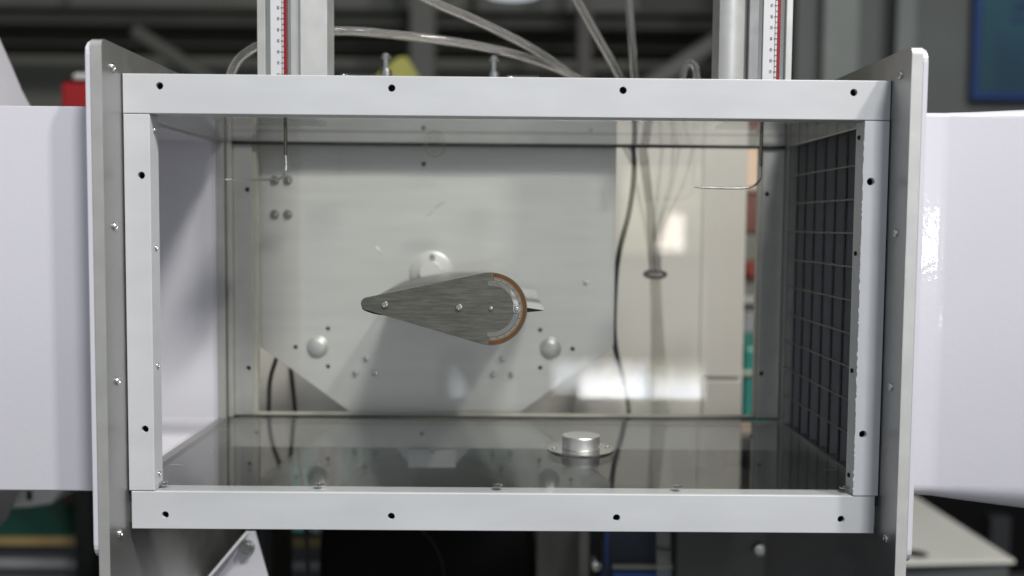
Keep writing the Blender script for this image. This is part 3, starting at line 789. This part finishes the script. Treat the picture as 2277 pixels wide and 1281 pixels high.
obj('seat_pad', bx(a.x-.22, a.x+.22, .57, .98, a.z-.32, a.z-.25), cbk, ch, bevel=.02)

# blue instrument under the tubes
navy = mat('navy_paint', (.010, .016, .035), .45, 0, .1, 10)
blue = mat('instrument_blue', (.015, .07, .26), .4, 0, .1, 10)
bi = thing('blue_instrument', 'dark blue instrument case with a blue front strip below the tube bundle', 'instrument')
pxbox('case', 1335, 1150, 1515, 2570, .47, .17, navy, bi, .004)
pxbox('front_strip', 1362, 1272, 1512, 1330, .463, .0068, blue, bi, .001)
pxbox('shelf_lip', 1362, 1256, 1512, 1268, .461, .0088, mat('grey_lip', (.26, .26, .24), .5), bi, .001)
pxbox('panel_edge', 1338, 1176, 1350, 1400, .461, .0088, blue, bi, .001)
for x, y in ((1325, 1256),):
    p = at(x, y, .455); obj('hose_fitting', lathe([(0, -.014), (.006, -.012), (.008, -.004), (.006, .012)], 16, 'Y', (p.x, .46, p.z)), M['steel'], bi, True)
dk = thing('dark_side_cabinet', 'dark grey cabinet side with a bright bolt beneath the right of the frame', 'cabinet')
dgm = mat('dark_grey_paint', (.075, .075, .072), .5, 0, .08, 6)
pxbox('side_panel', 1506, 1120, 1700, 2620, .44, .2, dgm, dk, .003)
p = at(1690, 1224, .43); obj('bolt', lathe([(0, -.012), (.007, -.011), (.009, -.004), (.009, .01)], 14, 'Y', (p.x, .4405, p.z)), M['zinc'], dk, True)

# bench with a green mat at the left
bn = thing('workbench', 'long workbench with a dark green mat and tan edge beyond the left duct', 'workbench')
wood = mat('tan_wood', (.26, .185, .075), .5, 0, .25, 4, stretch=(1, 8, 8))
YB2 = 1.3
a = at(0, 1186, YB2); e = at(0, 1214, YB2)
obj('bench_mat', bx(-2.2, .05, YB2-.003, 2.3, a.z-.004, a.z), mat('green_mat', (.006, .055, .040), .5, 0, .1, 8), bn)
obj('bench_top', bx(-2.2, .05, YB2, 2.3, e.z, a.z-.0042), wood, bn, bevel=.002)
obj('bench_apron', bx(-2.15, .02, YB2+.03, 2.25, e.z-.09, e.z-.0005), mat('bench_grey', (.06, .062, .064), .45, 0, .1, 6), bn, bevel=.002)
obj('bench_rail', bx(-2.17, .03, YB2+.015, YB2+.0295, e.z-.055, e.z-.036), mat('rail_grey', (.22, .23, .24), .4), bn, bevel=.002)
for x in (-2.1, -1.0, -.03): obj('leg', bx(x-.03, x+.03, YB2+.05, YB2+.11, -1.2, e.z-.0905), M['black'], bn, bevel=.003)
bx_ = thing('brown_box', 'dark brown box standing on the green bench mat beside the left flange', 'box')
q = at(140, 1085, 1.5); r_ = at(240, 1160, 1.5)
obj('box_body', bx(q.x, r_.x+.05, 1.5, 1.75, a.z+.0005, q.z+.06), mat('dark_brown', (.030, .013, .006), .6, 0, .2, 6), bx_, bevel=.004)
obj('box_lid', bx(q.x-.004, r_.x+.054, 1.494, 1.756, q.z+.0605, q.z+.085), mat('dark_brown_lid', (.036, .016, .008), .6, 0, .2, 6), bx_, bevel=.004)
wh = thing('white_machine_foot', 'pale curved machine housing below the left duct', 'machine housing')
Yh = .62; p = [at(x, y, Yh) for x, y in ((-60, 1050), (150, 1050), (138, 1095), (112, 1124), (60, 1132), (-60, 1137))]
obj('housing', sheet([(v.x, v.z) for v in p], [], .22, 'Y', Yh), mat('housing_white', (.50, .50, .49), .4, 0, .05, 5), wh, bevel=.008)
p = [at(x, y, Yh-.02) for x, y in ((-60, 1040), (45, 1040), (36, 1085), (20, 1110), (-2, 1136), (-60, 1146))]
obj('shade_panel', sheet([(v.x, v.z) for v in p], [], .019, 'Y', Yh-.02), mat('housing_shade_grey', (.22, .22, .235), .4, 0, .05, 5), wh, bevel=.004)  # grey panel painting the shading on the housing's left side
pxbox('pedestal', -480, 1142, -360, 2350, Yh+.02, .18, M['black'], wh, .004)
p = at(66, 1101, Yh); obj('slot_mark', bx(p.x-.003, p.x+.003, Yh-.003, Yh-.0002, p.z-.007, p.z+.007), M['black'], wh)
# things on the bench seen through the acrylic floor
tz = a.z
tb = thing('teal_machine', 'pale teal and white bench machine seen through the acrylic floor', 'bench machine')
tealp = mat('pale_teal', (.30, .78, .68), .4, 0, .1, 8)
p = at(580, 1050, 1.25); q = at(775, 1160, 1.25)
pxbox('machine_base', 600, 1040, 690, 1186, 1.24, .2, tealp, tb, .01)
pxbox('machine_column', 692, 965, 712, 1186, 1.20, .2, mat('pale_blue_grey', (.62, .68, .76), .4), tb, .004)
pxbox('red_column', 718, 960, 742, 1186, 1.18, .2, mat('dusty_red', (.62, .25, .25), .5), tb, .004)
pxbox('white_column', 746, 955, 764, 1186, 1.16, .2, mat('column_white', (.82, .82, .80), .4), tb, .004)
pxbox('teal_column', 766, 955, 782, 1186, 1.15, .2, tealp, tb, .004)
pw = at(705, 1055, 1.12); obj('round_knob', lathe([(0, -.02), (20*(1.94/F), -.018), (24*(1.94/F), -.004), (24*(1.94/F), .02)], 24, 'Y', (pw.x, 1.12, pw.z)), teal, tb, True)

# desk on the right
ds = thing('grey_desk', 'pale grey desk top with a dark front beyond the right duct', 'desk')
dgrey = mat('desk_pale', (.74, .74, .69), .5, 0, .04, 6); dfront = mat('desk_front', (.09, .10, .10), .5, 0, .06, 6)
dz0 = -.74
p1 = atZ(2030, 1100, dz0); p2 = atZ(2258, 1246, dz0); p3 = atZ(1960, 1252, dz0)
obj('desk_top', sheet([(p3.x, p3.y), (p2.x, p2.y), (p1.x, p1.y), (p1.x-.15, p1.y)], [], .008, 'Z', dz0-.008), dgrey, ds, bevel=.002)
obj('front_panel', bx(p3.x, p2.x-.008, p2.y+.012, p2.y+.03, -1.2, dz0-.0085), dfront, ds, bevel=.002)
obj('side_panel', bx(p2.x-.04, p2.x-.01, p2.y+.032, p2.y+.2, -1.2, dz0-.0085), dfront, ds)
p = atZ(2035, 1231, dz0); obj('cable_hole', lathe([(0, dz0+.0006), (.026, dz0+.0006), (.028, dz0)], 20, 'Z', (p.x, p.y, 0)), M['black'], ds, True)
ck = thing('dark_equipment', 'black equipment cabinet with a grey side panel beyond the desk', 'equipment')
pxbox('cabinet_body', 1990, 1030, 2500, 1700, 2.6, .5, mat('near_black', (.006, .006, .007), .7, 0, .2, 4, spec=.1), ck, .01)
pxbox('grey_panel', 2205, 1150, 2245, 1260, 2.55, .049, mat('dull_grey', (.03, .032, .036), .6), ck, .004)

# notice board, upper right
nb = thing('notice_board', 'blue bordered notice board with blurred blue text on the right wall', 'notice board')
YN = 3.2
pxbox('board_frame', 2172, -60, 2500, 224, YN, .03, mat('board_blue', (.008, .045, .19), .5, 0, .1, 3), nb, .004)
pxbox('board_sheet', 2187, -60, 2500, 206, YN-.004, .0038, mat('board_teal', (.015, .085, .125), .5, 0, .25, 2.2), nb, 0)
bm = bmesh.new(); rnd = random.Random(5)
for k, y in enumerate((10, 38, 76, 96, 112, 128, 146, 164, 180)):
    xs = 2250 if k < 2 else 2210
    a_, b_ = at(xs+rnd.random()*10, y, YN-.006), at(2420, y+(16 if k < 2 else 6), YN-.006)
    x = a_.x
    while x < b_.x:
        wd = .012+rnd.random()*.05; box(bm, x, min(b_.x, x+wd), YN-.006, YN-.0042, b_.z, a_.z); x += wd+.012
tx = obj('blurred_text', bm, mat('text_blue', (.012, .03, .12), .5), nb); tx['kind'] = 'stuff'
# wall, columns and roof of the workshop behind
structure(obj('partition_wall', (lambda a, b: bx(a.x, a.x+2.2, 3.26, 3.34, -1.2, 2.4))(at(1770, 100, 3.26), None), mat('partition_grey', (.135, .15, .145), .7, 0, .18, 1.6)))
def post(label, x0, x1, Y, col, y0=-80, y1=400):
    t = thing('steel_column', label, 'column', 'steel columns in the workshop behind')
    a_, b_ = at(x0, y0, Y), at(x1, y1, Y); m_ = mat('column_paint', col, .7, 0, .15, 3)
    x0_, x1_, z_ = a_.x, b_.x, a_.z
    tw = (x1_-x0_)
    obj('flange_face', bx(x0_, x1_, Y, Y+.02, -1.2, 3.39), m_, t, bevel=.003)
    obj('web', bx(x0_+tw*.42, x0_+tw*.58, Y+.021, Y+.16, -1.2, 3.39), m_, t)
    obj('flange_face', bx(x0_, x1_, Y+.161, Y+.18, -1.2, 3.39), m_, t)
post('pale column rising behind the yellow hoist', 912, 962, 4.6, (.17, .17, .16), 60)
post('dark narrow column behind the leaning clear tube', 1286, 1312, 4.4, (.12, .11, .11), 100)
post('dull column behind the notice board edge', 2000, 2026, 3.1, (.20, .22, .22))
post('greenish column right of the bright traverse', 1836, 1900, 3.18, (.24, .26, .25))
def beam(label, y0, y1, Y, col, depth=.2, x0=-4.9, x1=4.1):
    a_, b_ = at(1138, y0, Y), at(1138, y1, Y); m_ = mat('beam_paint', col, .8, 0, .2, 2)
    t = thing('roof_beam', label, 'beam', 'roof beams above the workshop')
    h = a_.z-b_.z
    obj('top_flange', bx(x0, x1, Y, Y+depth, a_.z-h*.18, a_.z), m_, t)
    obj('web', bx(x0, x1, Y+depth*.35, Y+depth*.65, b_.z+h*.18, a_.z-h*.1801), m_, t)
    obj('bottom_flange', bx(x0, x1, Y, Y+depth, b_.z, b_.z+h*.18), m_, t)
beam('upper roof beam crossing behind both traverses', 22, 62, 4.9, (.085, .09, .08))
beam('lower roof beam crossing behind the clear tubes', 74, 92, 5.3, (.14, .145, .13))
beam('lowest roof beam crossing above the white frame', 108, 122, 5.5, (.085, .09, .08))
def brace(label, xa, ya, xb, yb, Y, r, col):
    return tag(obj('pipe_brace', pipe([at(xa, ya, Y), at((xa+xb)/2, (ya+yb)/2, Y), at(xb, yb, Y)], r, 12), mat('brace_paint', col, .7, 0, .15, 3), None, True), label, 'brace', 'sloping braces in the workshop roof')
brace('sloping pale brace between the left flange and left traverse', 300, 70, 500, 200, 3.8, .035, (.11, .115, .10))
brace('sloping pale brace behind the hooked clear tube', 1620, 75, 1430, 200, 4.0, .045, (.17, .175, .165))
# translucent roof panels, dark gaps between
for i, (x0, x1, y0, y1) in enumerate(((150, 470, -60, 20), (920, 1010, -30, 32), (1060, 1250, -60, 48), (1255, 1420, -50, 52), (740, 900, -40, 50))):
    Y = 5.6; g = pxbox('roof_panel', x0, y0, x1, y1, Y, .02, mat('roof_panel_grey', (.24, .25, .235), .7, 0, .1, 1.4), None, .01)
    tag(g, ('grey roof panel over the left duct', 'narrow grey roof panel right of the yellow hoist', 'grey roof panel behind the round ceiling lamp', 'grey roof panel behind the leaning clear tube', 'grey roof panel above the yellow hoist')[i], 'roof panel', 'roof panels in the workshop behind')
cl = thing('ceiling_lamp', 'round white ceiling lamp at the top edge between the clear tubes', 'lamp')
p = at(1140, -14, 4.2); s = (4.2+CAMD)/F
obj('lamp_shade', lathe([(0, .10), (.05, .09), (60*s, .02), (62*s, 0), (58*s, -.004)], 32, 'Z', tuple(p)), mat('lamp_shade_white', (.7, .72, .74), .4), cl, True)
obj('lamp_lens', lathe([(0, -.006), (59*s, -.003), (59*s, -.001)], 32, 'Z', tuple(p)), glow('lamp_light', ((.85, .92, 1), (.9, .95, 1)), .75), cl, True)
obj('lamp_rod', lathe([(.01, .09), (.01, 3.39-p.z)], 8, 'Z', tuple(p)), M['alud'], cl)
# yellow hoist behind the first clamp bolt
hy = mat('hoist_yellow', (.30, .29, .06), .5, 0, .12, 10)
ho = thing('yellow_hoist', 'yellow green triangular hoist bracket behind the bright clamp bolt', 'hoist')
p = [at(x, y, 1.6) for x, y in ((800, 200), (882, 128), (902, 124), (908, 132), (950, 200))]
obj('hoist_plate', sheet([(v.x, v.z) for v in p], [], .05, 'Y', 1.6), hy, ho, bevel=.004)
pxbox('hoist_post', 870, 242, 915, 1600, 1.6, .08, hy, ho, .004)
pxbox('hoist_beam', 780, 201, 1010, 240, 1.58, .12, mat('hoist_beam_blue', (.06, .065, .10), .5), ho, .004)
# red box with white cap, upper left
rx = thing('red_box', 'dark red box with a white cap above the left duct', 'box')
pxbox('box_body', 133, 182, 230, 330, 1.1, .2, mat('deep_red', (.28, .006, .008), .4, 0, .1, 8), rx, .008)
pxbox('stand', 150, 332, 215, 1900, 1.13, .12, M['black'], rx, .004)
pxbox('white_cap', 158, 161, 228, 180, 1.12, .14, mat('cap_white', (.55, .55, .53), .4, 0, .05, 8), rx, .008)
pxbox('dark_lid', 137, 176, 228, 181.5, 1.11, .17, mat('lid_dark', (.04, .004, .004), .5), rx, .002)

# ================================================================== windows of the hall behind the viewer
def hall_window(label, y, rc, panes, name='window_frame'):
    """frame round rc = (x0, x1, z0, z1); panes = [(outline, colours, strength)]"""
    t = thing('hall_window', label, 'window', 'windows of the hall opposite the tunnel')
    x0, x1, z0, z1 = rc; fm = mat('window_frame_grey', (.30, .30, .29), .4); f = .05
    obj('window_frame', sheet(rect(x0-f, x1+f, z0-f, z1+f), [rect(x0, x1, z0, z1)], .06, 'Y', y), fm, t)
    for pts_, col, st_ in panes:
        obj('pane', sheet(pts_, [], .006, 'Y', y+.03), glow('window_daylight', col, st_), t)
LEAF = ((.50, .58, .36), (1, 1, .80)); SKYW = ((.80, .88, 1), (1, 1, 1)); PEACH = ((1, .84, .72), (1, .96, .90))
hall_window('tall hall window with garden light and one bright peach pane, opposite the tunnel', -6.5, (.86, 1.50, -.13, .52),
    [(rect(.88, 1.11, -.11, .50), LEAF, 2.2), ([(1.14, -.09), (1.35, -.09), (1.35, .16), (1.24, .17)], PEACH, 9), (rect(1.13, 1.48, .18, .50), LEAF, 1.6), (rect(1.37, 1.48, -.09, .16), LEAF, 1.3)])
hall_window('added tall narrow window, put in to streak the right duct with light', -6.5, (2.22, 2.76, -.16, .58),
    [([(2.32, .24), (2.62, .30), (2.55, .55), (2.28, .55)], SKYW, 16), ([(2.36, -.13), (2.56, -.13), (2.70, .27), (2.30, .21)], SKYW, 26)])  # added window, its slanted panes make the duct's bright streak
hall_window('low wide glazed panel of the hall opposite the tunnel', -6.5, (.36, 1.52, -.74, -.63),
    [(rect(.37, .57, -.672, -.642), SKYW, 9), (rect(.575, 1.08, -.728, -.642), SKYW, 12), (rect(1.11, 1.505, -.722, -.660), SKYW, 10), (rect(1.11, 1.505, -.657, -.640), LEAF, 6)])
hall_window('narrow low pane of the hall left of the wide glazed panel', -6.5, (-.45, -.26, -.74, -.65),
    [([(-.42, -.668), (-.37, -.662), (-.28, -.70), (-.28, -.725), (-.34, -.715)], ((.35, .42, .55), (.9, .95, 1)), 4.5)])
# ------------------------------------------------------------------ put every thing's origin at its base
bpy.context.view_layer.update()
for o in list(C.objects):
    if o.type == 'EMPTY' and o.parent is None:
        lo = Vector((1e9,)*3); hi = -lo
        def walk(c):
            for k in c.children:
                if k.type in ('MESH', 'FONT'):
                    for b_ in k.bound_box:
                        v = k.matrix_world @ Vector(b_)
                        for i in range(3): lo[i] = min(lo[i], v[i]); hi[i] = max(hi[i], v[i])
                walk(k)
        walk(o)
        base = Vector(((lo.x+hi.x)/2, (lo.y+hi.y)/2, lo.z))
        o.location = base
        for k in o.children: k.location = k.location-base
